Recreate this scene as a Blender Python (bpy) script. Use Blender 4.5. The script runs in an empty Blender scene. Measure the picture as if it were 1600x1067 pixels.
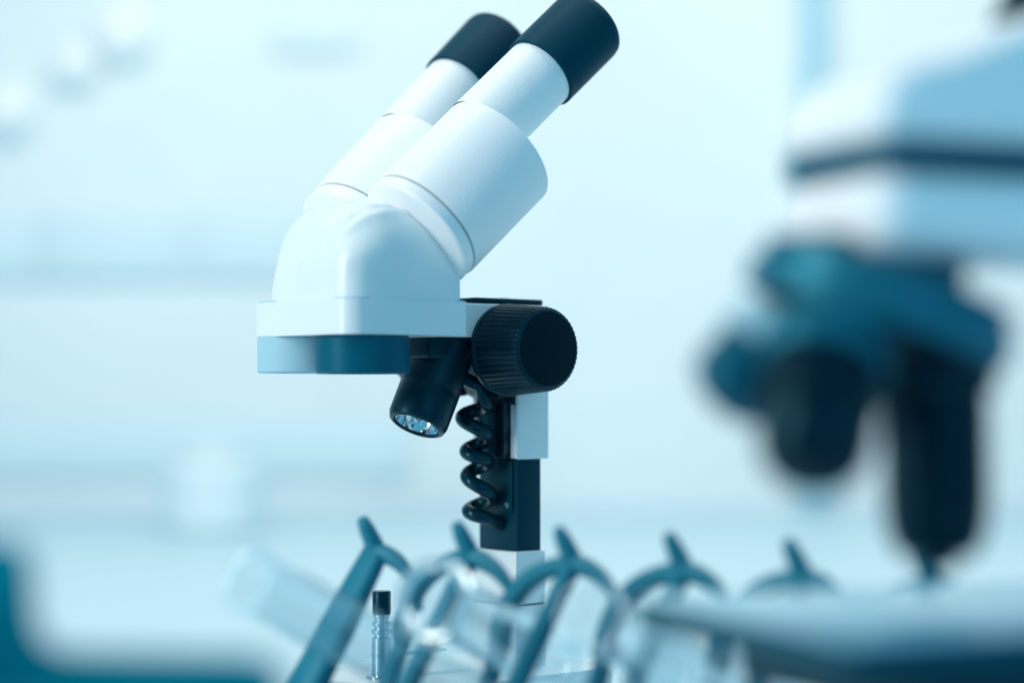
import bpy, bmesh, math, random
from mathutils import Vector, Matrix, Euler
random.seed(7)
R = math.radians
sc = bpy.context.scene
col = sc.collection

# ------------------------------------------------------------------ camera
EYE = 0.150                       # camera height above the bench, metres
F = 3200.0                        # focal length in photo pixels (1600 wide)
cam_d = bpy.data.cameras.new("camera")
cam = bpy.data.objects.new("camera", cam_d); col.objects.link(cam)
cam.location = (0, 0, EYE); cam.rotation_euler = (R(90), 0, 0)
cam_d.sensor_width = 36.0; cam_d.lens = 72.0
cam_d.shift_y = 76.5 / 1600.0
cam_d.clip_start = 0.01; cam_d.clip_end = 60
cam_d.dof.use_dof = True; cam_d.dof.focus_distance = 0.925
cam_d.dof.aperture_fstop = 72.0 / 27.0
sc.camera = cam

# ------------------------------------------------------------------ world + lamps
w = bpy.data.worlds.new("World"); sc.world = w; w.use_nodes = True
bg = w.node_tree.nodes["Background"]
bg.inputs[0].default_value = (0.11, 0.51, 0.77, 1); bg.inputs[1].default_value = 0.68

def area(name, loc, target, size, energy, color, size_y=None):
    l = bpy.data.lights.new(name, 'AREA'); l.size = size; l.energy = energy; l.color = color
    if size_y: l.shape = 'RECTANGLE'; l.size_y = size_y
    o = bpy.data.objects.new(name, l); col.objects.link(o); o.location = loc
    o.rotation_euler = (Vector(target) - Vector(loc)).to_track_quat('-Z', 'Y').to_euler()
    return o
area("key_lamp", (-1.25, 0.22, 0.72), (0.0, 0.95, 0.20), 0.34, 19, (1.0, 0.87, 0.77), 1.3)
area("fill_lamp", (0.62, -0.30, 0.50), (0.14, 0.55, 0.2), 0.6, 1.7, (0.62, 0.88, 1.0))
area("wall_fill_light", (0.1, 1.15, 1.55), (0.1, 2.7, 0.30), 2.2, 22, (1.0, 0.85, 0.66), 0.5)  # added source, out of view, that brightens the back wall
area("bench_fill_light", (0.5, 1.6, 1.5), (0.4, 1.75, 0.0), 0.9, 5, (1.0, 0.90, 0.80))  # added overhead source to whiten the rear of the bench

sc.view_settings.view_transform = 'Standard'; sc.view_settings.look = 'None'
sc.view_settings.exposure = 0; sc.view_settings.gamma = 1
sc.view_settings.use_curve_mapping = False
try:
    sc.cycles.use_denoising = True
    sc.cycles.denoiser = 'OPENIMAGEDENOISE'
except Exception:
    pass
sc.cycles.max_bounces = 12; sc.cycles.transmission_bounces = 12; sc.cycles.transparent_max_bounces = 16
sc.cycles.caustics_reflective = False; sc.cycles.caustics_refractive = True
sc.cycles.sample_clamp_indirect = 6.0

# ------------------------------------------------------------------ materials
def mat(name, c, rough=0.5, bdist=0.0004, metal=0.0, bump=0.0, bscale=900.0, var=0.0, vscale=20.0, spec=0.5,
        rvar=0.0, trans=0.0, ior=1.45, coat=0.0, emit=None, estr=0.0, tint=None):
    m = bpy.data.materials.new(name); m.use_nodes = True
    nt = m.node_tree; b = nt.nodes["Principled BSDF"]
    b.inputs["Base Color"].default_value = (*c, 1); b.inputs["Roughness"].default_value = rough
    b.inputs["Metallic"].default_value = metal; b.inputs["Specular IOR Level"].default_value = spec
    b.inputs["Transmission Weight"].default_value = trans; b.inputs["IOR"].default_value = ior
    b.inputs["Coat Weight"].default_value = coat
    if tint: b.inputs["Specular Tint"].default_value = (*tint, 1)
    if emit: b.inputs["Emission Color"].default_value = (*emit, 1); b.inputs["Emission Strength"].default_value = estr
    tc = nt.nodes.new("ShaderNodeTexCoord")
    if var > 0:
        n = nt.nodes.new("ShaderNodeTexNoise"); n.inputs["Scale"].default_value = vscale
        n.inputs["Detail"].default_value = 6
        nt.links.new(tc.outputs["Object"], n.inputs["Vector"])
        mx = nt.nodes.new("ShaderNodeMix"); mx.data_type = 'RGBA'
        mx.inputs[6].default_value = (*[x * (1 - var) for x in c], 1)
        mx.inputs[7].default_value = (*[min(1, x * (1 + var)) for x in c], 1)
        nt.links.new(n.outputs["Fac"], mx.inputs[0]); nt.links.new(mx.outputs[2], b.inputs["Base Color"])
    if rvar > 0:
        n2 = nt.nodes.new("ShaderNodeTexNoise"); n2.inputs["Scale"].default_value = 120
        n2.inputs["Detail"].default_value = 5
        nt.links.new(tc.outputs["Object"], n2.inputs["Vector"])
        mr = nt.nodes.new("ShaderNodeMapRange")
        mr.inputs[3].default_value = max(0.02, rough - rvar); mr.inputs[4].default_value = rough + rvar
        nt.links.new(n2.outputs["Fac"], mr.inputs[0]); nt.links.new(mr.outputs[0], b.inputs["Roughness"])
    if bump > 0:
        n3 = nt.nodes.new("ShaderNodeTexNoise"); n3.inputs["Scale"].default_value = bscale
        n3.inputs["Detail"].default_value = 3
        nt.links.new(tc.outputs["Object"], n3.inputs["Vector"])
        bp = nt.nodes.new("ShaderNodeBump"); bp.inputs["Strength"].default_value = bump
        bp.inputs["Distance"].default_value = bdist
        nt.links.new(n3.outputs["Fac"], bp.inputs["Height"]); nt.links.new(bp.outputs[0], b.inputs["Normal"])
    return m

M = {}
M['paint'] = mat("white_enamel", (0.74, 0.84, 0.87), 0.24, bump=0.35, bscale=1500, bdist=0.00045, var=0.015, vscale=60, rvar=0.05, spec=0.65)
M["paint_bright"] = mat("bright_enamel", (0.90, 0.95, 0.97), 0.35, bump=0.2, bscale=800, var=0.02, rvar=0.06)
M["patch"] = mat("pale_board", (0.69, 0.84, 0.90), 0.5, var=0.03, vscale=4)
M['paint_fine'] = mat("white_enamel_tube", (0.86, 0.91, 0.93), 0.33, bump=0.4, bscale=1100, bdist=0.0005, var=0.02, rvar=0.06, spec=0.6)
M['cast'] = mat("sparkling_cast_edge", (0.72, 0.82, 0.86), 0.30, metal=0.5, bump=1.0, bscale=1700)
M['black'] = mat("black_plastic", (0.0003, 0.016, 0.026), 0.34, bump=0.15, bscale=1300, rvar=0.06, tint=(0.15, 0.6, 0.9))
M['black_gloss'] = mat("black_gloss", (0.0003, 0.007, 0.012), 0.30, rvar=0.05, tint=(0.10, 0.55, 0.85))
M['knobface'] = mat("knob_disc", (0.0004, 0.010, 0.016), 0.6, spec=0.2, bump=0.1, tint=(0.10, 0.55, 0.85))
M['rubber'] = mat("eyecup_rubber", (0.0003, 0.040, 0.068), 0.5, bump=0.1, bscale=1500, spec=0.2, tint=(0.06, 0.55, 0.85))
M['anod'] = mat("dark_teal_anodised", (0.001, 0.085, 0.135), 0.40, bump=0.25, bscale=1200, rvar=0.05, tint=(0.10, 0.55, 0.85))
M['column'] = mat("column_steel", (0.0003, 0.032, 0.050), 0.40, rvar=0.08, bump=0.1, bscale=700, spec=0.3, tint=(0.10, 0.55, 0.85))
M['steel'] = mat("steel", (0.45, 0.62, 0.70), 0.25, metal=1.0, rvar=0.08)
M['chrome'] = mat("chrome", (0.85, 0.93, 0.96), 0.08, metal=1.0)
M['palegrey'] = mat("pale_grey_ring", (0.34, 0.58, 0.68), 0.5, bump=0.2, rvar=0.05, spec=0.2)
M['cord'] = mat("cord_sheath", (0.0005, 0.022, 0.036), 0.22, rvar=0.05, tint=(0.25, 0.65, 0.9))
M['turret'] = mat("turret_metal", (0.010, 0.16, 0.23), 0.36, metal=0.25, rvar=0.08, tint=(0.3, 0.7, 0.95))
M['stage'] = mat("stage_enamel", (0.001, 0.06, 0.09), 0.22, rvar=0.04, tint=(0.1, 0.6, 0.9))
M["stage_top"] = mat("stage_top_sheen", (0.24, 0.55, 0.70), 0.24, rvar=0.05, spec=0.6)  # paler than the stage body: the wall's reflection painted into the colour
M["jar"] = mat("frosted_jar", (0.68, 0.82, 0.87), 0.5, var=0.02)
M['rack'] = mat("blue_plastic", (0.014, 0.18, 0.26), 0.40, var=0.06, rvar=0.08, tint=(0.3, 0.7, 0.95))
M['teal'] = mat("teal_plastic", (0.0005, 0.34, 0.42), 0.5, var=0.05, rvar=0.06, spec=0.3, tint=(0.1, 0.55, 0.85))
def thin_glass(name, tintc, ior):
    m = bpy.data.materials.new(name); m.use_nodes = True; nt = m.node_tree
    nt.nodes.remove(nt.nodes["Principled BSDF"]); out = nt.nodes["Material Output"]
    tr = nt.nodes.new("ShaderNodeBsdfTransparent"); tr.inputs[0].default_value = (*tintc, 1)
    gl = nt.nodes.new("ShaderNodeBsdfGlossy"); gl.inputs["Roughness"].default_value = 0.03; gl.inputs[0].default_value = (0.8, 0.95, 1, 1)
    lw = nt.nodes.new("ShaderNodeLayerWeight"); lw.inputs[0].default_value = 0.5
    pw = nt.nodes.new("ShaderNodeMath"); pw.operation = 'POWER'; pw.inputs[1].default_value = 4.0
    nt.links.new(lw.outputs["Facing"], pw.inputs[0])
    fr = nt.nodes.new("ShaderNodeMath"); fr.operation = 'MULTIPLY_ADD'; fr.inputs[1].default_value = 0.55; fr.inputs[2].default_value = 0.085
    nt.links.new(pw.outputs[0], fr.inputs[0])
    mx = nt.nodes.new("ShaderNodeMixShader")
    nt.links.new(fr.outputs[0], mx.inputs[0]); nt.links.new(tr.outputs[0], mx.inputs[1]); nt.links.new(gl.outputs[0], mx.inputs[2])
    nt.links.new(mx.outputs[0], out.inputs["Surface"])
    return m
M['glass'] = thin_glass("thin_clear_glass", (0.955, 0.988, 0.997), 1.5)
M['lens'] = mat("lens_glass", (0.85, 0.97, 1.0), 0.0, trans=1.0, ior=1.5)
M['bench'] = mat("bench_laminate", (0.52, 0.70, 0.79), 0.42, var=0.03, vscale=6, rvar=0.06)
M['wall'] = mat("painted_wall", (0.75, 0.85, 0.885), 0.7, var=0.09, vscale=3.2)
M['cab'] = mat("pale_blue_cabinet", (0.66, 0.82, 0.88), 0.5, var=0.03, vscale=4)
M['cab2'] = mat("paler_blue_board", (0.70, 0.825, 0.875), 0.5, var=0.03, vscale=4)
M['post'] = mat("blue_door_post", (0.36, 0.66, 0.80), 0.5, var=0.03)
M['white'] = mat("white_plastic", (0.86, 0.91, 0.93), 0.4, var=0.02)
M['bokeh_dome'] = mat("bokeh_white", (0.88, 0.93, 0.95), 0.5, emit=(0.9, 0.96, 1.0), estr=0.02)  # near-white with a faint glow, for the blurred highlights

# ------------------------------------------------------------------ helpers (shapes are given in millimetres)
MM = 0.001
def finish(name, bm, m, parent=None, sharp=35, smooth=True):
    me = bpy.data.meshes.new(name)
    bmesh.ops.recalc_face_normals(bm, faces=bm.faces)
    for v in bm.verts: v.co *= MM
    if smooth:
        for f in bm.faces: f.smooth = True
    bm.to_mesh(me); bm.free()
    if smooth: me.set_sharp_from_angle(angle=R(sharp))
    me.materials.append(M[m] if isinstance(m, str) else m)
    o = bpy.data.objects.new(name, me); col.objects.link(o)
    if parent: o.parent = parent
    return o

def thing(name, label, cat, loc=(0, 0, 0), rz=0.0, group=None):
    o = bpy.data.objects.new(name, None); col.objects.link(o)
    o.empty_display_size = 0.02
    o.location = loc; o.rotation_euler = (0, 0, rz); tag(o, label, cat, group)
    return o
def tag(o, label, cat, group=None):
    o["label"] = label; o["category"] = cat
    if group: o["group"] = group
    return o

def basis(axis, up=Vector((0, 0, 1))):
    a = Vector(axis).normalized()
    if abs(a.dot(up)) > 0.98: up = Vector((0, 1, 0))
    x = up.cross(a).normalized(); y = a.cross(x)
    return x, y, a
def frame(origin, axis, up=Vector((0, 0, 1))):
    x, y, a = basis(axis, up)
    m = Matrix((x, y, a)).transposed().to_4x4(); m.translation = Vector(origin)
    return m

def box(bm, x0, x1, y0, y1, z0, z1, bev=0.0, seg=2, mtx=None):
    r = bmesh.ops.create_cube(bm, size=1)
    vs = r['verts']
    for v in vs:
        v.co = Vector(((x0 + x1) / 2 + v.co.x * (x1 - x0), (y0 + y1) / 2 + v.co.y * (y1 - y0), (z0 + z1) / 2 + v.co.z * (z1 - z0)))
    if mtx is not None:
        for v in vs: v.co = mtx @ v.co
    if bev > 0:
        es = list({e for v in vs for e in v.link_edges})
        bmesh.ops.bevel(bm, geom=es, offset=bev, segments=seg, affect='EDGES', profile=0.5, clamp_overlap=True)

def lathe(bm, prof, n=64, mtx=None, a0=0.0, a1=2 * math.pi):
    """prof: (radius, height) list; radius 0 at an end closes it."""
    full = abs(a1 - a0 - 2 * math.pi) < 1e-6
    cnt = n if full else n + 1
    rows = []
    for r, z in prof:
        if r < 1e-6:
            v = bm.verts.new((0, 0, z)); rows.append([v])
        else:
            rows.append([bm.verts.new((r * math.cos(a0 + (a1 - a0) * i / n), r * math.sin(a0 + (a1 - a0) * i / n), z)) for i in range(cnt)])
    for a, b in zip(rows[:-1], rows[1:]):
        for i in range(n):
            j = (i + 1) % cnt
            if len(a) == 1 and len(b) == 1: continue
            if len(a) == 1: bm.faces.new((a[0], b[j], b[i]))
            elif len(b) == 1: bm.faces.new((a[i], a[j], b[0]))
            else: bm.faces.new((a[i], a[j], b[j], b[i]))
    if mtx is not None:
        for row in rows:
            for v in row: v.co = mtx @ v.co
    return rows

def sweep(bm, pts, rad, n=12, cap=True, flat=None):
    """tube along pts; rad number or list; flat=(w,h,updir) makes an oval band."""
    pts = [Vector(p) for p in pts]
    rows = []
    prev = None
    for i, p in enumerate(pts):
        t = (pts[min(i + 1, len(pts) - 1)] - pts[max(i - 1, 0)]).normalized()
        if flat:
            x = Vector(flat[2]); x = (x - t * x.dot(t)).normalized()
        elif prev is None:
            x = basis(t)[0]
        else:
            x = (prev - t * prev.dot(t)).normalized()
        prev = x; y = t.cross(x)
        r = rad[i] if isinstance(rad, (list, tuple)) else rad
        row = []
        for k in range(n):
            a = 2 * math.pi * k / n
            if flat:
                ca, sa = math.cos(a), math.sin(a); e = 0.55
                px = math.copysign(abs(ca) ** e, ca) * flat[0] / 2 * r; py = math.copysign(abs(sa) ** e, sa) * flat[1] / 2 * r
            else:
                px, py = r * math.cos(a), r * math.sin(a)
            row.append(bm.verts.new(p + x * px + y * py))
        rows.append(row)
    for a, b in zip(rows[:-1], rows[1:]):
        for k in range(n):
            j = (k + 1) % n
            bm.faces.new((a[k], a[j], b[j], b[k]))
    if cap:
        bm.faces.new(rows[0][::-1]); bm.faces.new(rows[-1])

def extrude_poly(bm, pts, vec, bev=0.0, seg=3):
    """closed polygon of 3-D points pushed along vec."""
    vs = [bm.verts.new(p) for p in pts]
    f = bm.faces.new(vs)
    r = bmesh.ops.extrude_face_region(bm, geom=[f])
    nv = [g for g in r['geom'] if isinstance(g, bmesh.types.BMVert)]
    bmesh.ops.translate(bm, verts=nv, vec=Vector(vec))
    if bev > 0:
        allv = set(vs) | set(nv)
        es = list({e for v in allv for e in v.link_edges})
        bmesh.ops.bevel(bm, geom=es, offset=bev, segments=seg, affect='EDGES', profile=0.5, clamp_overlap=True)

def rrect(x0, x1, y0, y1, radii, seg=6):
    """rounded rectangle outline; radii for corners (x0y0, x1y0, x1y1, x0y1)."""
    out = []
    cs = [((x0, y0), radii[0], 180), ((x1, y0), radii[1], 270), ((x1, y1), radii[2], 0), ((x0, y1), radii[3], 90)]
    for (cx, cy), r, a in cs:
        sx = 1 if cx == x0 else -1; sy = 1 if cy == y0 else -1
        if r <= 0: out.append((cx, cy)); continue
        for i in range(seg + 1):
            t = R(a + 90 * i / seg)
            out.append((cx + sx * r + r * math.cos(t), cy + sy * r + r * math.sin(t)))
    return out
def prism(bm, outline, z0, z1, bev=0.0, seg=2):
    vs0 = [bm.verts.new((x, y, z0)) for x, y in outline]; vs1 = [bm.verts.new((x, y, z1)) for x, y in outline]
    n = len(outline)
    bot = bm.faces.new(vs0[::-1]); top = bm.faces.new(vs1)
    for i in range(n): bm.faces.new((vs0[i], vs0[(i + 1) % n], vs1[(i + 1) % n], vs1[i]))
    if bev > 0:
        es = list(bot.edges) + list(top.edges)
        bmesh.ops.bevel(bm, geom=es, offset=bev, segments=seg, affect='EDGES', profile=0.5, clamp_overlap=True)

def at(px, py, Y):
    """metres: where the photo's pixel lies at depth Y from the camera."""
    return Vector(((px - 800) / F * Y, Y, EYE - (py - 610) / F * Y))

# ------------------------------------------------------------------ setting
def struct(o): o["kind"] = "structure"; return o
bm = bmesh.new(); box(bm, -1500, 1500, -300, 2598, -40, 0, 3, 2); struct(finish("bench_top", bm, 'bench'))
bm = bmesh.new(); box(bm, -2200, 2200, 2600, 2680, -900, 2600); struct(finish("wall", bm, 'wall', smooth=False))

# ------------------------------------------------------------------ stereo microscope (in focus)
PHI = R(40)
Y0 = 0.97
E = EYE * 1000.0                 # eye height in mm: local z = E + dz
SM = thing("stereo_microscope", "white stereo microscope with black eyecups and ribbed focus knob, in sharp focus", "microscope",
           ((796 - 800) / F * Y0, Y0, 0), PHI)

# base, foot and column
bm = bmesh.new(); prism(bm, rrect(-104, 34, -42, 42, (30, 12, 12, 30), 8), 0.5, E - 129, 4, 3); finish("base", bm, 'paint', SM)
bm = bmesh.new(); box(bm, -9.5, 9.2, -16, 16, E - 129.5, E - 100.2, 0.7, 2); foot = finish("foot", bm, 'paint', SM)
bm = bmesh.new(); box(bm, -9.3, 9.0, -15.8, 15.8, E - 99.7, E - 75, 0.7, 2); finish("foot_cover", bm, 'paint', SM)
bm = bmesh.new(); box(bm, -9.1, 8.8, -15.6, 15.6, E - 100.3, E - 99.6); finish("joint_shadow_gap", bm, 'black', foot)
bm = bmesh.new(); box(bm, -7, 7.5, -14, 14, E - 76, E + 34, 0.35, 2); clm = finish("column", bm, 'column', SM)
# plate screwed on the front of the column, with two screws and the cord hole
bm = bmesh.new(); box(bm, -8.2, -6.9, -11.5, 5.5, E - 57, E - 33, 0.3, 2); finish("cover_plate", bm, 'column', clm)
def screw(x, y, z, r=1.7, name="screw", par=None):
    bm = bmesh.new()
    lathe(bm, [(0, 0.15), (r * 0.45, 0.15), (r * 0.45, 0.7), (r * 0.85, 0.7), (r, 0.45), (r, -0.4), (0, -0.4)], 20, frame((x, y, z), (-1, 0, 0)))
    return finish(name, bm, 'steel', par)
screw(-8.2, -8.0, E - 53.5, 1.5, par=clm); screw(-7.0, 9.0, E - 52.2, 1.5, par=clm)
bm = bmesh.new(); lathe(bm, [(0, -0.6), (1.9, -0.6), (1.9, 0.05), (2.6, 0.25), (2.9, 0.0), (2.9, -0.4)], 24, frame((-7.0, -2.5, E - 63), (-1, 0, 0)))
finish("cord_grommet", bm, 'knobface', clm)
# gear rack on the column
bm = bmesh.new(); box(bm, -9.0, -6.9, -0.5, 5.0, E - 31, E + 30)
rk = finish("gear_rack", bm, 'column', SM)
bm = bmesh.new()
for i in range(34):
    z = E - 30 + i * 1.75
    extrude_poly(bm, [(-9.0, -0.4, z), (-9.0, -0.4, z + 1.3), (-10.3, -0.4, z + 0.95), (-10.3, -0.4, z + 0.35)], (0, 5.3, 0))
o = finish("gear_teeth", bm, 'column', rk, smooth=False); o["kind"] = "stuff"
# sliding carriage: a channel round the column with two cheeks
bm = bmesh.new(); box(bm, -8.9, 10.1, -17, -14.4, E - 32, E + 39.6, 0.8, 3); ck = finish("carriage_cheek", bm, 'paint', SM)
bm = bmesh.new(); box(bm, -9.6, -7.1, -16.7, -12.2, E - 31.6, E - 6.4, 0.5, 2); finish("cheek_edge", bm, 'cast', ck)
bm = bmesh.new(); box(bm, -8.9, 10.1, 14.4, 17, E - 32, E + 39.6, 0.8, 3); finish("carriage_cheek", bm, 'paint', SM)
bm = bmesh.new(); box(bm, 7.7, 10.0, -14.5, 14.5, E - 31.8, E + 39.4, 0.3, 2); finish("carriage_back", bm, 'paint', SM)
bm = bmesh.new(); box(bm, -8.6, -6.9, -12.0, -6.0, E - 32, E + 8, 0.3, 2); finish("gib_strip", bm, 'black', SM)
bm = bmesh.new(); box(bm, -10, -5.5, -14.3, 12, E - 6, E + 8, 0.8, 2); finish("pinion_housing", bm, 'black', SM)
# bracket arm from the carriage to the head
bm = bmesh.new(); box(bm, -62, 10.3, -16.8, 16.8, E + 24.2, E + 39.8, 1.0, 3); finish("bracket_arm", bm, 'paint', SM)
bm = bmesh.new(); prism(bm, rrect(-33, 9.0, -15.5, 15.5, (3, 3, 3, 3), 4), E + 39.7, E + 42.6, 0.8, 2); cp = finish("cap_plate", bm, 'black', SM)
bm = bmesh.new(); prism(bm, rrect(-8, -2, -4, 4, (1.5,) * 4, 3), E + 42.6, E + 43.4, 0.3, 1); finish("plate_button", bm, 'black', cp)
bm = bmesh.new(); box(bm, -58, -16, -13, 13, E + 14, E + 24.4, 2.0, 3); finish("lamp_mount", bm, 'black', SM)
# web under the arm, sloping from the lamp mount to the carriage
bm = bmesh.new()
extrude_poly(bm, [(-34, -11, E + 22), (-9.5, -11, E + 22), (-9.5, -11, E - 6), (-17, -11, E - 2)], (0, 22, 0), 0.8, 2)
finish("arm_web", bm, 'black', SM)

# focus knobs with real ribs
def knob(sign):
    ax = Vector((0, sign, 0))
    prof = [(20.2, 0.0), (21.3, 0.6), (21.5, 2.6), (20.6, 3.4), (20.4, 4.4)]
    n = 240; bm = bmesh.new()
    mt = frame((-16.4, sign * 16.5, E + 18.6), ax)
    rows = []
    allp = prof + [(20.4, 4.6), (18.6, 28.2), (18.2, 29.6), (17.2, 30.4), (16.6, 30.5), (16.4, 30.2)]
    for r, z in allp:
        row = []
        for i in range(n):
            a = 2 * math.pi * i / n; rr = r
            if 4.5 < z < 29.7:
                k = (i % 5)
                rr = r + (0.0, 0.55, 0.62, 0.55, 0.0)[k] * (1.0 if z < 29 else 0.5)
            row.append(bm.verts.new(mt @ Vector((rr * math.cos(a), rr * math.sin(a), z))))
        rows.append(row)
    for a_, b_ in zip(rows[:-1], rows[1:]):
        for i in range(n):
            j = (i + 1) % n; bm.faces.new((a_[i], a_[j], b_[j], b_[i]))
    bm.faces.new(rows[0][::-1])
    k = finish("focus_knob", bm, 'black', SM, sharp=28)
    bm = bmesh.new(); lathe(bm, [(16.5, 29.6), (16.35, 30.3), (16.0, 30.45), (0, 30.5)], 96, mt)
    finish("knob_disc", bm, 'knobface', k)
    return k
knob(-1); knob(1)
bm = bmesh.new(); lathe(bm, [(0, -17), (6, -17), (6, 17), (0, 17)], 32, frame((-16.4, 0, E + 18.6), (0, 1, 0)))
finish("focus_shaft", bm, 'steel', SM)

# head plate
bm = bmesh.new(); prism(bm, rrect(-120, -55.5, -37.5, 43.5, (9, 1.6, 1.6, 14), 10), E + 24, E + 39.2, 0.9, 3)
hp = finish("head_plate", bm, 'paint', SM)
bm = bmesh.new(); prism(bm, rrect(-118.9, -56.3, -36.6, 42.4, (10, 1, 1, 13), 8), E + 39.0, E + 39.8); finish("seam", bm, 'palegrey', hp)
# housing: two humps, one below each eyepiece tube
TH = R(48.0); DV = R(4.2)
def tube_axis(sy):
    return Vector((math.sin(TH) * math.cos(DV), sy * math.sin(DV), math.cos(TH) * math.cos(DV)))
seat = {-1: Vector((-72.5, -24, E + 70.0)), 1: Vector((-72.5, 24, E + 70.0))}
bm = bmesh.new()
for sy in (-1, 1):
    pts = []
    a = tube_axis(sy); c = seat[sy] - a * 0.5
    x, y, a = basis(a)
    for k in range(48):
        t = 2 * math.pi * k / 48
        dn = Vector((math.cos(TH), 0, -math.sin(TH))) * 4.0 + Vector((0, -sy * 7.5, 0))
        pts.append(c + dn + x * 21.5 * math.cos(t) + y * 21.5 * math.sin(t))
    c2 = Vector((-92, sy * 19, E + 60))                    # rounded brow towards the front
    for k in range(16):
        for q in (-40, -10, 20, 50, 75):
            t = 2 * math.pi * k / 16
            pts.append(c2 + Vector((23 * math.cos(R(q)) * math.cos(t), 18 * math.cos(R(q)) * math.sin(t), 23 * math.sin(R(q)))))
    yy = (-36.9, 3) if sy < 0 else (-3, 33)
    for z in (E + 27, (E + 57 if sy < 0 else E + 45)):
        ol = rrect(-119.2, -56.2, yy[0], yy[1], (11, 1.5, 0, 0) if sy < 0 else (0, 0, 1.5, 14), 8)
        pts += [Vector((px, py, z)) for px, py in ol]
    vs = [bm.verts.new(p) for p in pts]
    r = bmesh.ops.convex_hull(bm, input=vs, use_existing_faces=False)
    dead = list({g for g in (r['geom_interior'] + r['geom_unused']) if isinstance(g, bmesh.types.BMVert)})
    bmesh.ops.delete(bm, geom=dead, context='VERTS')
# central brow joining the two humps
pts = []
for k in range(24):
    for q in (-30, 0, 25, 50, 72, 90):
        t = 2 * math.pi * k / 24
        pts.append(Vector((-85, 4, E + 56)) + Vector((29 * math.cos(R(q)) * math.cos(t), 17 * math.cos(R(q)) * math.sin(t), 31 * math.sin(R(q)))))
pts += [Vector((px, py, E + 27)) for px, py in rrect(-118.6, -60, -12, 20, (6, 1, 1, 6), 4)]
pts += [Vector((px, py, E + 49)) for px, py in rrect(-117.5, -60, -10, 18, (6, 1, 1, 6), 4)]
vs = [bm.verts.new(p) for p in pts]
r = bmesh.ops.convex_hull(bm, input=vs, use_existing_faces=False)
dead = list({g for g in (r['geom_interior'] + r['geom_unused']) if isinstance(g, bmesh.types.BMVert)})
bmesh.ops.delete(bm, geom=dead, context='VERTS')
hs = finish("housing", bm, 'paint', SM)
md = hs.modifiers.new("remesh", 'REMESH'); md.mode = 'VOXEL'; md.voxel_size = 0.001; md.use_smooth_shade = True
md = hs.modifiers.new("smooth", 'SMOOTH'); md.factor = 0.5; md.iterations = 130
dg = bpy.context.evaluated_depsgraph_get()
me = bpy.data.meshes.new_from_object(hs.evaluated_get(dg))
hs.modifiers.clear(); hs.data = me
nrms = [v.normal.copy() for v in me.vertices]
for v, nn in zip(me.vertices, nrms):                       # the valley pressed in beside each tube
    x, y, z = v.co * 1000
    z -= E
    if z < 56 or nn.x > 0.45: continue
    for gy, sg in ((-15.5, 1),):
        u = (y - gy + 8.5 * max(0.0, min(1.2, (z - 61) / 20))) * sg
        tp = max(0.0, min(1.0, (z - 60.0) / 3.0)); tp = tp * tp * (3 - 2 * tp)
        tp *= max(0.35, 1.0 - (z - 63) / 45.0)
        wd = 2.2 + 0.06 * max(0, z - 60)
        v.co -= nn * (0.0036 * tp * math.exp(-(u / wd) ** 2))
        v.co += nn * (0.0012 * tp * math.exp(-((u + wd * 1.9) / (wd * 1.2)) ** 2))
for p in me.polygons: p.use_smooth = True
md = hs.modifiers.new("soften", 'SMOOTH'); md.factor = 0.5; md.iterations = 10
md = hs.modifiers.new("refine", 'SUBSURF'); md.levels = 1; md.render_levels = 1

# eyepiece tubes
def eyepiece(sy):
    a = tube_axis(sy); s = seat[sy]
    up = Vector((-math.cos(TH), 0, math.sin(TH)))            # upper side of the tube
    up = (up - a * up.dot(a)).normalized()
    side = a.cross(up)
    mt = frame(s, a)
    bm = bmesh.new()
    lathe(bm, [(0, -2.4), (26.8, -2.4), (27.6, -2.0), (28.2, -1.2), (28.2, 3.6), (27.8, 4.0), (0, 4.0)], 96, mt)
    cl = finish("collar", bm, 'paint_fine', SM)
    bm = bmesh.new(); lathe(bm, [(26.9, 3.5), (26.9, 5.2)], 96, mt); finish("collar_gap", bm, 'black', cl)
    bm = bmesh.new()
    lathe(bm, [(26.6, 4.7), (28.6, 4.7), (28.8, 5.0), (28.8, 56.5), (27.7, 57.4), (26.8, 57.7), (0, 57.7)], 112, mt)
    sl = finish("prism_sleeve", bm, 'paint_fine', SM)
    off = up * 12.0 + Vector((0, 2.5 if sy < 0 else 1.0, 0))
    mt2 = frame(s + off, a)
    bm = bmesh.new()
    lathe(bm, [(17.0, 57.0), (17.0, 104), (0, 104)], 96, mt2); tb = finish("eyepiece_tube", bm, 'paint_fine', SM)
    bm = bmesh.new()
    lathe(bm, [(17.0, 100.6), (18.2, 100.6), (18.5, 101.0), (18.6, 135.5), (18.2, 138), (17.0, 139.4), (15.2, 139.8), (13.6, 139.2), (12.6, 136.5), (11.8, 132.0)], 96, mt2)
    ec = finish("eyecup", bm, 'rubber', tb)
    bm = bmesh.new(); lathe(bm, [(12.0, 132.0), (8, 133.4), (0, 134)], 48, mt2); finish("eyepiece_lens", bm, 'lens', tb)
eyepiece(-1); eyepiece(1)

# nosepiece under the head
zt, zb = E + 24.2, E + 7.2
def barrel(x, y, r, z0, m):
    bm = bmesh.new()
    lathe(bm, [(0, z0 + 2.0), (r - 5.0, z0 + 2.0), (r - 4.6, z0), (r - 0.7, z0), (r, z0 + 0.7), (r, zt - 1.2), (r - 0.6, zt - 0.6), (r - 0.6, zt), (0, zt)], 96, Matrix.Translation((x, y, 0)))
    o = finish("objective_barrel", bm, m, SM)
    bm = bmesh.new(); lathe(bm, [(r - 5, z0 + 1.6), (r * 0.35, z0 + 0.8), (0, z0 + 0.7)], 48, Matrix.Translation((x, y, 0))); finish("objective_lens", bm, 'lens', o)
barrel(-97.0, -16.0, 20.6, zb, 'anod'); barrel(-100.5, 25.0, 20.6, zb + 0.6, 'palegrey')  # far barrel coloured paler, painting in the haze over the left end

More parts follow.
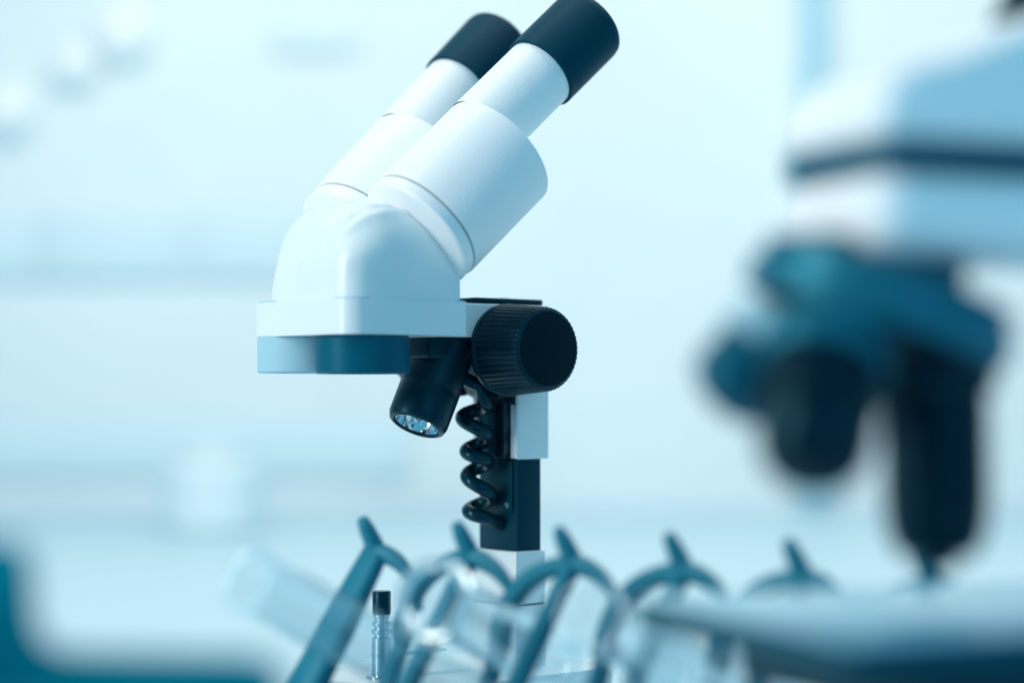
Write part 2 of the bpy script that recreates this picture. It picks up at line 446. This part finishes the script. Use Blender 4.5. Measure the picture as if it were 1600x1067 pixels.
# illuminator
ld = Vector((-0.46, 0.03, -0.86)); ld = (ld + Vector((0, -0.10, 0))).normalized()
l0 = Vector((-38.0, 0, E + 21)); mt = frame(l0, ld)
bm = bmesh.new()
lathe(bm, [(0, 0), (12.4, 0), (13.6, 1.0), (13.9, 3), (14.1, 24), (14.0, 24.4), (14.1, 24.8), (14.0, 39), (13.0, 41.6), (11.6, 42.4), (11.0, 42.2), (10.8, 41.0), (10.8, 36)], 80, mt)
lp = finish("lamp", bm, 'black', SM)
bm = bmesh.new()
lathe(bm, [(10.8, 41.0), (10.2, 38), (8.2, 33.5), (4.5, 30), (2.6, 29)], 48, mt); finish("reflector", bm, 'chrome', lp)
bm = bmesh.new()
lathe(bm, [(0, 39.2), (1.3, 38.9), (2.3, 37.6), (2.6, 35.5), (2.2, 33), (2.0, 28)], 24, mt); finish("bulb", bm, 'lens', lp)
bm = bmesh.new()
for q in (0, 2.1, 4.2):
    sweep(bm, [mt @ Vector((10.9 * math.cos(q), 10.9 * math.sin(q), 40.4)), mt @ Vector((2.5 * math.cos(q), 2.5 * math.sin(q), 36.5))], 0.35, 6)
finish("bulb_clip", bm, 'chrome', lp)
bm = bmesh.new(); lathe(bm, [(0, -6), (7, -6), (8, -3), (8, 1), (0, 1)], 32, mt); finish("lamp_neck", bm, 'black', lp)

# coiled cord from the lamp to the column
pts = []
c0 = Vector((-23.5, -2.5, E - 7)); c1 = Vector((-15.2, 2.5, E - 59)); turns = 3.92
pts.append(Vector((-31, -2, E + 6))); pts.append(Vector((-24, -8, E + 2)))
N = 150
for i in range(N + 1):
    t = i / N; c = c0.lerp(c1, t); a = R(-70) + 2 * math.pi * turns * t
    rr = 5.6 - 0.7 * t + 0.55 * math.sin(9.0 * t + 0.6) + 0.3 * math.sin(23 * t)
    pts.append(c + Vector((rr * math.cos(a), rr * math.sin(a) * 1.05, 1.6 * math.sin(a * 0.5 + 1.0) + 0.8 * math.sin(5.0 * t))))
e_ = pts[-1]
pts += [e_.lerp(Vector((-9.5, -2.4, E - 61.5)), 0.5) + Vector((0, 0, -0.4)), Vector((-9.5, -2.4, E - 61.5)), Vector((-7.0, -2.5, E - 62.6)), Vector((-4.0, -2.5, E - 63.4))]
bm = bmesh.new(); sweep(bm, pts, 3.35, 16); finish("coiled_cord", bm, 'cord', SM, sharp=80)

# stage clip knob on the base
bm = bmesh.new(); lathe(bm, [(7, -14.2), (7, -13.0), (4.4, -12.6), (4.4, 4), (3.4, 4.4), (3.4, 5.6), (4.6, 6), (4.6, 7.6), (3.4, 8.0), (3.4, 9.2), (4.4, 9.6), (4.4, 11.0), (3.4, 11.4), (3.4, 12.8), (4.0, 13.2), (4.0, 14.4), (0, 15.2)], 32, Matrix.Translation((-75, 0, E - 115)))
sp = finish("stage_clip_post", bm, 'steel', SM)
bm = bmesh.new(); lathe(bm, [(0, 14.6), (3.9, 14.6), (4.2, 15), (4.2, 24.3), (3.8, 24.9), (0, 25)], 36, Matrix.Translation((-75, 0, E - 115)))
finish("clip_knob", bm, 'black', sp)
bm = bmesh.new()
box(bm, -79, -40, -3, 3, E - 119.5, E - 118.3, 0.3, 1); finish("stage_clip", bm, 'steel', sp)

# ------------------------------------------------------------------ compound microscope (near, blurred)
YAW = R(23)
CB = Vector((0.095, 0.520, 0))                      # near left corner of the arm
CM = thing("compound_microscope", "large blurred microscope with black objectives on a tilted turret in the foreground", "microscope",
           (CB.x, CB.y, 0), YAW)
def cm_local(p):   # world metres -> local mm
    d = Vector(p) - CB; c, s = math.cos(YAW), math.sin(YAW)
    return Vector(((d.x * c + d.y * s) * 1000, (-d.x * s + d.y * c) * 1000, p[2] * 1000))
bm = bmesh.new(); box(bm, -1.5, 150, 0, 58, E + 34.5, E + 57.3, 9.0, 6); finish("arm", bm, 'paint_bright', CM)
bm = bmesh.new(); prism(bm, rrect(1.0, 130, 0.6, 55.4, (6, 4, 4, 6), 6), E + 57.0, E + 64.0); finish("dark_joint", bm, 'anod', CM)
bm = bmesh.new()
extrude_poly(bm, [(-1, 0, E + 63.8), (-1, 0, E + 76), (7, 0, E + 84), (22, 0, E + 87), (60, 0, E + 103), (120, 0, E + 118), (140, 0, E + 112), (140, 0, E + 63.8)], (0, 56, 0), 8.0, 5)
finish("viewing_head", bm, 'paint_bright', CM)
for yy in (6, 50):
    bm = bmesh.new(); mt = frame((84, yy, E + 103), (0.5, 0, 0.86))
    lathe(bm, [(0, 0), (14, 0), (14, 30), (0, 30)], 48, mt); et = finish("eyepiece_tube", bm, 'black', CM)
    bm = bmesh.new(); lathe(bm, [(0, 30), (16, 30), (16, 70), (14, 72), (0, 72)], 48, mt); finish("eyecup", bm, 'rubber', et)
bm = bmesh.new(); box(bm, 112, 150, 2, 54, 20, E + 36, 5, 3); finish("pillar", bm, 'paint', CM)
bm = bmesh.new(); prism(bm, rrect(-30, 155, -25, 80, (14,) * 4, 6), 0.5, 24, 4, 3); finish("base", bm, 'paint', CM)
for s in (-1, 1):
    bm = bmesh.new(); lathe(bm, [(0, 0), (20, 0), (21, 2), (20, 18), (0, 19)], 64, frame((131, 2.5 if s < 0 else 53.5, 70), (0, s, 0))); finish("focus_knob", bm, 'black', CM)
# turret
dc = cm_local(Vector((0.0965, 0.553, EYE + 0.0150)))
c_, s_ = math.cos(YAW), math.sin(YAW)
def cm_dir(v): return Vector((v[0] * c_ + v[1] * s_, -v[0] * s_ + v[1] * c_, v[2]))
Aw = Vector((-0.33, 0.0, -0.944)).normalized(); Uw = Vector((0.944, 0.0, -0.33)).normalized(); Ww = Vector((0, -1, 0))
A = cm_dir(Aw)
mt = frame(dc, -A)
bm = bmesh.new()
lathe(bm, [(0, -7), (10, -6.5), (24, -3.5), (31, 0.0), (33.5, 2.5), (33.8, 4)], 80, mt); tr = finish("turret", bm, 'black_gloss', CM)
bm = bmesh.new()
lathe(bm, [(33.0, 2.2), (36.6, 2.4), (37, 3), (37, 10.6), (36.4, 11.2), (33.0, 11.4)], 80, mt); finish("turret_ring", bm, 'turret', tr)
bm = bmesh.new()
lathe(bm, [(33.2, 9.8), (32.6, 12.6), (34.6, 12.8), (34.6, 16.5), (30, 18.0), (0, 18.5)], 80, mt); finish("turret_cap", bm, 'turret', tr)
bm = bmesh.new(); lathe(bm, [(24, 12), (24, 24), (0, 24)], 64, frame(dc, (0.12, 0, 1))); finish("turret_mount", bm, 'black', CM)
def objective(base, dirw, ln, cmat='turret', rs=1.0, bmat='black_gloss'):
    b = cm_local(base); d = cm_dir(Vector(dirw).normalized())
    mt = frame(b, d); k = ln / 46.0
    bm = bmesh.new()
    lathe(bm, [(0, 0), (13.4 * rs, 0), (13.6 * rs, 10), (13.2 * rs, 10.4), (13.2 * rs, 11.2), (13.6 * rs, 11.6), (13.6 * rs, 30 * k), (13.1 * rs, 35 * k), (12.0 * rs, 39.5 * k), (9.6 * rs, 42.8 * k), (5.6, 44 * k), (4.6, 46 * k), (0, 46 * k)], 56, mt)
    ob = finish("objective", bm, bmat, CM)
    bm = bmesh.new(); lathe(bm, [(13.4 * rs, 0.0), (15.2 * rs, 0.3), (15.6 * rs, 1.5), (15.6 * rs, 8.5), (15.2 * rs, 9.4), (13.3 * rs, 9.6)], 56, mt); finish("objective_collar", bm, cmat, ob)
    bm = bmesh.new(); lathe(bm, [(0, 46.3 * k), (2.6, 46.2 * k), (2.8, 45.8 * k)], 24, mt); finish("front_lens", bm, 'lens', ob)
objective(at(1460, 560, 0.553), (0.015, 0.0, -1), 57, 'black', 1.06)
objective(at(1288, 535, 0.532), (-0.16, -0.55, -0.80), 43, 'turret', 1.10)
objective(at(1222, 528, 0.548), (-0.70, -0.25, -0.66), 26, 'palegrey', 0.95, 'anod')
objective(at(1340, 530, 0.572), (-0.30, 0.40, -0.80), 36)
# stage
so = cm_local(at(990, 932, 0.606))
bm = bmesh.new(); prism(bm, rrect(so.x, so.x + 175, so.y - 120, so.y, (5, 2, 2, 4), 5), so.z - 9, so.z - 1.2, 0.8, 3); sg = finish("stage", bm, 'stage', CM)
bm = bmesh.new(); prism(bm, rrect(so.x + 1.2, so.x + 173, so.y - 118.8, so.y - 1.2, (4, 2, 2, 3), 5), so.z - 1.3, so.z, 0.4, 2); finish("stage_sheen", bm, 'stage_top', sg)  # thin sheet added to carry the painted reflection on the stage
bm = bmesh.new(); box(bm, so.x + 28, so.x + 168, so.y - 119, so.y - 12, so.z - 24, so.z - 8.8, 2, 2); finish("stage_carrier", bm, 'black', CM)
bm = bmesh.new(); box(bm, so.x + 150, so.x + 170, so.y - 80, so.y - 40, so.z - 40, so.z - 20, 2, 2); finish("stage_bracket", bm, 'black', CM)

# ------------------------------------------------------------------ blue rack with hoops and prongs
row = Vector((39.0, -30.0, 0)).normalized(); nrm = Vector((-row.y, row.x, 0))     # nrm points away from the camera
J0 = at(590, 862, 0.83)
RK = thing("drying_rack", "blue plastic rack with a row of arched hoops and pointed prongs", "rack", (J0.x, J0.y, 0), math.atan2(row.y, row.x))
zj = J0.z * 1000; pitch = math.hypot(39, 30)
# local: x along the row, y away from the camera, z up
def vloc(wx, wy, wz):
    v = Vector((wx, wy, 0)); return Vector((v.dot(row), v.dot(nrm), wz))
for i in range(6):
    x = i * pitch
    lean = vloc(-0.50, -0.45, -1.0)
    # prong above the hoop
    bm = bmesh.new(); tip = vloc(-6.2, -1.0, 13.5)
    sweep(bm, [Vector((x, 0, zj - 2)), Vector((x, 0, zj)) + tip * 0.25, Vector((x, 0, zj)) + tip * 0.7, Vector((x, 0, zj)) + tip, Vector((x, 0, zj)) + tip * 1.06],
          [1.15, 1.0, 0.85, 0.6, 0.25], 14, flat=(7.2, 6.2, (0, 1, 0)))
    finish("prong", bm, 'rack', RK, sharp=60)
    # leg below
    L = (zj - 4.0)
    wd = 1.9 if i == 0 else 1.0
    bm = bmesh.new(); p0 = Vector((x, 0, zj + 1.5)); 
    sweep(bm, [p0, p0 + lean * 8, p0 + lean * 30, p0 + lean * (L - 2)], [0.9, 1.0, 1.0 if i else 1.25, 1.05 if i else 1.35], 14, flat=(7.0, 6.6 * wd, (0, 1, 0)))
    finish("leg", bm, 'rack', RK, sharp=60)
    # hoop
    key = [(-35, -34), (-33.5, -25), (-29, -15), (-21, -7), (-11, -2), (0, 0), (9, -2.5), (16, -7.5), (20.5, -14), (22.5, -22)]
    if i == 0: key = key[5:]
    cu = []
    for k in range(len(key) - 1):
        pA = key[max(k - 1, 0)]; pB = key[k]; pC = key[k + 1]; pD = key[min(k + 2, len(key) - 1)]
        for q in range(4):
            t = q / 4
            cu.append(tuple(0.5 * ((2 * pB[j]) + (-pA[j] + pC[j]) * t + (2 * pA[j] - 5 * pB[j] + 4 * pC[j] - pD[j]) * t * t + (-pA[j] + 3 * pB[j] - 3 * pC[j] + pD[j]) * t ** 3) for j in (0, 1)))
    cu.append(key[-1])
    n = len(cu)
    rad = [1.0 if u[0] < 3 else max(0.45, 1.0 - (u[0] - 3) * 0.03) for u in cu]
    bm = bmesh.new(); sweep(bm, [Vector((x + u[0], 0.04 * u[1], zj + u[1])) for u in cu], rad, 14, flat=(8.5, 7.4, (0, 1, 0)))
    hp_ = finish("hoop", bm, 'rack', RK, sharp=60)
    if i:
        bm = bmesh.new(); q0 = Vector((x - 35, 0, zj - 33))
        l2 = vloc(-0.34, -0.35, -1.0); sweep(bm, [q0, q0 + l2 * 20, q0 + l2 * (zj - 33 - 4)], 1.0, 12, flat=(6.8, 6.0, (0, 1, 0)))
        finish("hoop_leg", bm, 'rack', RK, sharp=60)
bm = bmesh.new(); box(bm, -25, 5 * pitch + 12, -60, 16, 0.5, 7, 2.5, 3); finish("rack_base", bm, 'rack', RK)
bm = bmesh.new(); sweep(bm, [Vector((-34, -14, 30)), Vector((5 * pitch + 12, -14, 30))], 2.4, 12); finish("cross_rail", bm, 'rack', RK)

# ------------------------------------------------------------------ glass tubes resting in the rack
td = Vector((0.40, 0.85, -0.33)).normalized()
def test_tube(px, py, Y, rr, ln, label, bead=1.1, dirv=td):
    p = at(px, py, Y)
    mt = frame((0, 0, 0), dirv)
    bm = bmesh.new()
    prof = [(rr - 1.5, 0.6), (rr - 0.4, -0.2), (rr + 0.9, 0.0), (rr + 1.2, 1.2), (rr + 0.8, 2.4), (rr, 3.2), (rr, ln - rr)]
    for k in range(1, 9): prof.append((rr * math.cos(R(90 * k / 8)), ln - rr + rr * math.sin(R(90 * k / 8))))
    prof[-1] = (0, ln)
    ri = rr - 1.5
    inner = [(ri * math.cos(R(90 * k / 8)), ln - rr + ri * math.sin(R(90 * k / 8))) for k in range(8, 0, -1)]
    inner[0] = (0, ln - rr + ri)
    prof = prof + inner + [(ri, ln - rr), (ri, 4.0), (ri, 0.6)]
    lathe(bm, prof[:], 56, mt)
    bmesh.ops.remove_doubles(bm, verts=bm.verts, dist=0.01)
    T = thing("test_tube", label, "test tube", p, 0, "glass tubes lying in the rack")
    finish("tube_wall", bm, 'glass', T, sharp=50)
    bm = bmesh.new(); rp = [(rr - 0.2 + bead * math.cos(2 * math.pi * k / 12), 0.1 - 0.85 * bead + 0.78 * bead * math.sin(2 * math.pi * k / 12)) for k in range(13)]
    lathe(bm, rp, 56, mt); bmesh.ops.remove_doubles(bm, verts=bm.verts, dist=0.005)
    finish("rim", bm, 'lens' if bead > 1.5 else 'glass', T, sharp=80)
test_tube(390, 905, 0.70, 11.5, 150, "faint clear glass tube farthest left, leaning into the end of the rack", 0.9, Vector((0.58, 0.66, -0.42)).normalized())
test_tube(680, 935, 0.715, 12.6, 118, "clear glass tube whose round open mouth frames a rack leg, left of the column foot", 2.2)
test_tube(925, 962, 0.69, 12.0, 110, "pale glass tube just right of the white microscope foot")
test_tube(1030, 1050, 0.665, 12.5, 95, "glass tube under the left corner of the blurred stage")
test_tube(1150, 1080, 0.645, 12.5, 95, "glass tube at the bottom edge, farthest right, below the blurred stage")

# ------------------------------------------------------------------ teal bin, lower left foreground
TB = thing("teal_bin", "blurred teal plastic bin with a tall left wall in the bottom left corner", "bin", (0, 0, 0))
Yb = 0.47
def bx(px): return (px - 800) / F * Yb * 1000
zlow = E - (1016 - 610) / F * Yb * 1000; zhi = E - (842 - 610) / F * Yb * 1000
prof = [(bx(-160), zhi + 2), (bx(30), zhi), (bx(48), zhi - 2.5), (bx(54), zhi - 8), (bx(57), zlow + 9), (bx(63), zlow + 4.5), (bx(78), zlow + 1.8), (bx(105), zlow + 0.4),
        (bx(200), zlow), (bx(400), zlow - 0.5), (bx(440), zlow - 3), (bx(450), zlow - 10)]
def bin_wall(y0, y1):
    bm = bmesh.new()
    pts = [(x, y0, z) for x, z in prof] + [(bx(446), y0, 1.0), (bx(-160), y0, 1.0)]
    extrude_poly(bm, pts, (0, y1 - y0, 0), 0.8, 2)
    return finish("side_wall", bm, 'teal', TB)
bin_wall(Yb * 1000 - 3, Yb * 1000); bin_wall(Yb * 1000 - 93, Yb * 1000 - 90)
bm = bmesh.new(); box(bm, bx(-160), bx(446), Yb * 1000 - 89.8, Yb * 1000 - 3.2, 0.6, 4, 0.5, 1); finish("floor", bm, 'teal', TB)
bm = bmesh.new(); box(bm, bx(-160), bx(-160) + 3, Yb * 1000 - 89.8, Yb * 1000 - 3.2, 4.1, zhi, 0.5, 1); finish("end_wall", bm, 'teal', TB)
bm = bmesh.new(); box(bm, bx(443), bx(446), Yb * 1000 - 89.8, Yb * 1000 - 3.2, 4.1, zlow - 12, 0.5, 1); finish("end_wall", bm, 'teal', TB)

# ------------------------------------------------------------------ pale things far behind
def jar(px, pyb, pyt, Y, wpx, name, label, m='white', lid=True):
    r = wpx / 2 / F * Y * 1000; b = at(px, pyb, Y); h = (pyb - pyt) / F * Y * 1000
    T = thing(name, label, "jar", (b.x, b.y, b.z))
    bm = bmesh.new(); lathe(bm, [(0, 0), (r * 0.92, 0), (r, r * 0.08), (r, h * 0.72), (r * 0.9, h * 0.8), (r * 0.7, h * 0.84), (r * 0.7, h * 0.88), (0, h * 0.88)], 48); finish("body", bm, m, T)
    bm = bmesh.new(); lathe(bm, [(r * 0.69, h * 0.85), (r * 0.78, h * 0.85), (r * 0.78, h * 0.98), (r * 0.7, h), (0, h)], 48); finish("lid", bm, m, T)
    return T
Yj = 2.2; pb = 610 + EYE * F / Yj
jar(335, pb, 690, Yj, 165, "jar", "white blurred jar standing on the bench behind the leftmost glass tube", 'jar')

Yw = 2.598
def panel(parent, name, px0, px1, py0, py1, y0, y1, m, bev=4):
    a = at(px0, py1, Yw); b = at(px1, py0, Yw)
    bm = bmesh.new(); box(bm, a.x * 1000, b.x * 1000, y0, y1, a.z * 1000, b.z * 1000, bev, 2)
    return finish(name, bm, m, parent)
CBN = thing("wall_panelling", "row of pale blue blurred wall panels behind the left side of the microscope", "wall panel", (0, 0, 0))
panel(CBN, "backing", -330, 520, 330, 440, 2594, 2597.5, 'cab2', 1)
for k, (a, b) in enumerate(((-320, -112), (-108, 60), (66, 290), (300, 510))):
    panel(CBN, "panel", a, b, 336, 434, 2589, 2593.5, 'cab', 1)
SH = thing("wall_rail", "long pale blue blurred board low on the wall at left", "board", (0, 0, 0))
panel(SH, "board", -330, 640, 650, 745, 2590, 2597, 'cab')
UP = thing("notice_board", "small pale blue blurred board high on the wall behind the left eyepiece", "board", (0, 0, 0))
panel(UP, "panel", 430, 560, 48, 84, 2590, 2597, 'patch')
DP = panel(None, "door_post", 1254, 1280, -400, 793, 2560, 2598, 'post', 3)
tag(DP, "thin vertical blue post on the wall above the blurred microscope", "post")
for px, py, r, lb in ((195, 55, 66, "largest white disc, added as a blurred highlight, top left"), (120, 105, 50, "white disc, added as a blurred highlight, just left of the largest one"), (15, 175, 60, "white disc, added as a blurred highlight, cut by the left picture edge")):
    c = at(px, py, 2.598); rm = r / F * 2.598 * 1000 * 0.72  # pale domes added on the wall to imitate out-of-focus highlights
    T = thing("bokeh_disc", lb, "lamp", (c.x, c.y, c.z), 0, "discs added as blurred highlights")
    bm = bmesh.new(); lathe(bm, [(rm, 6), (rm * 0.97, 16), (rm * 0.8, 26), (rm * 0.45, 33), (0, 35)], 40, frame((0, 0, 0), (0, -1, 0))); finish("bokeh_dome", bm, 'bokeh_dome', T, sharp=180)
    bm = bmesh.new(); lathe(bm, [(0, -1), (rm * 1.04, -1), (rm * 1.04, 6), (rm * 0.98, 7)], 40, frame((0, 0, 0), (0, -1, 0))); finish("bokeh_rim", bm, 'white', T)
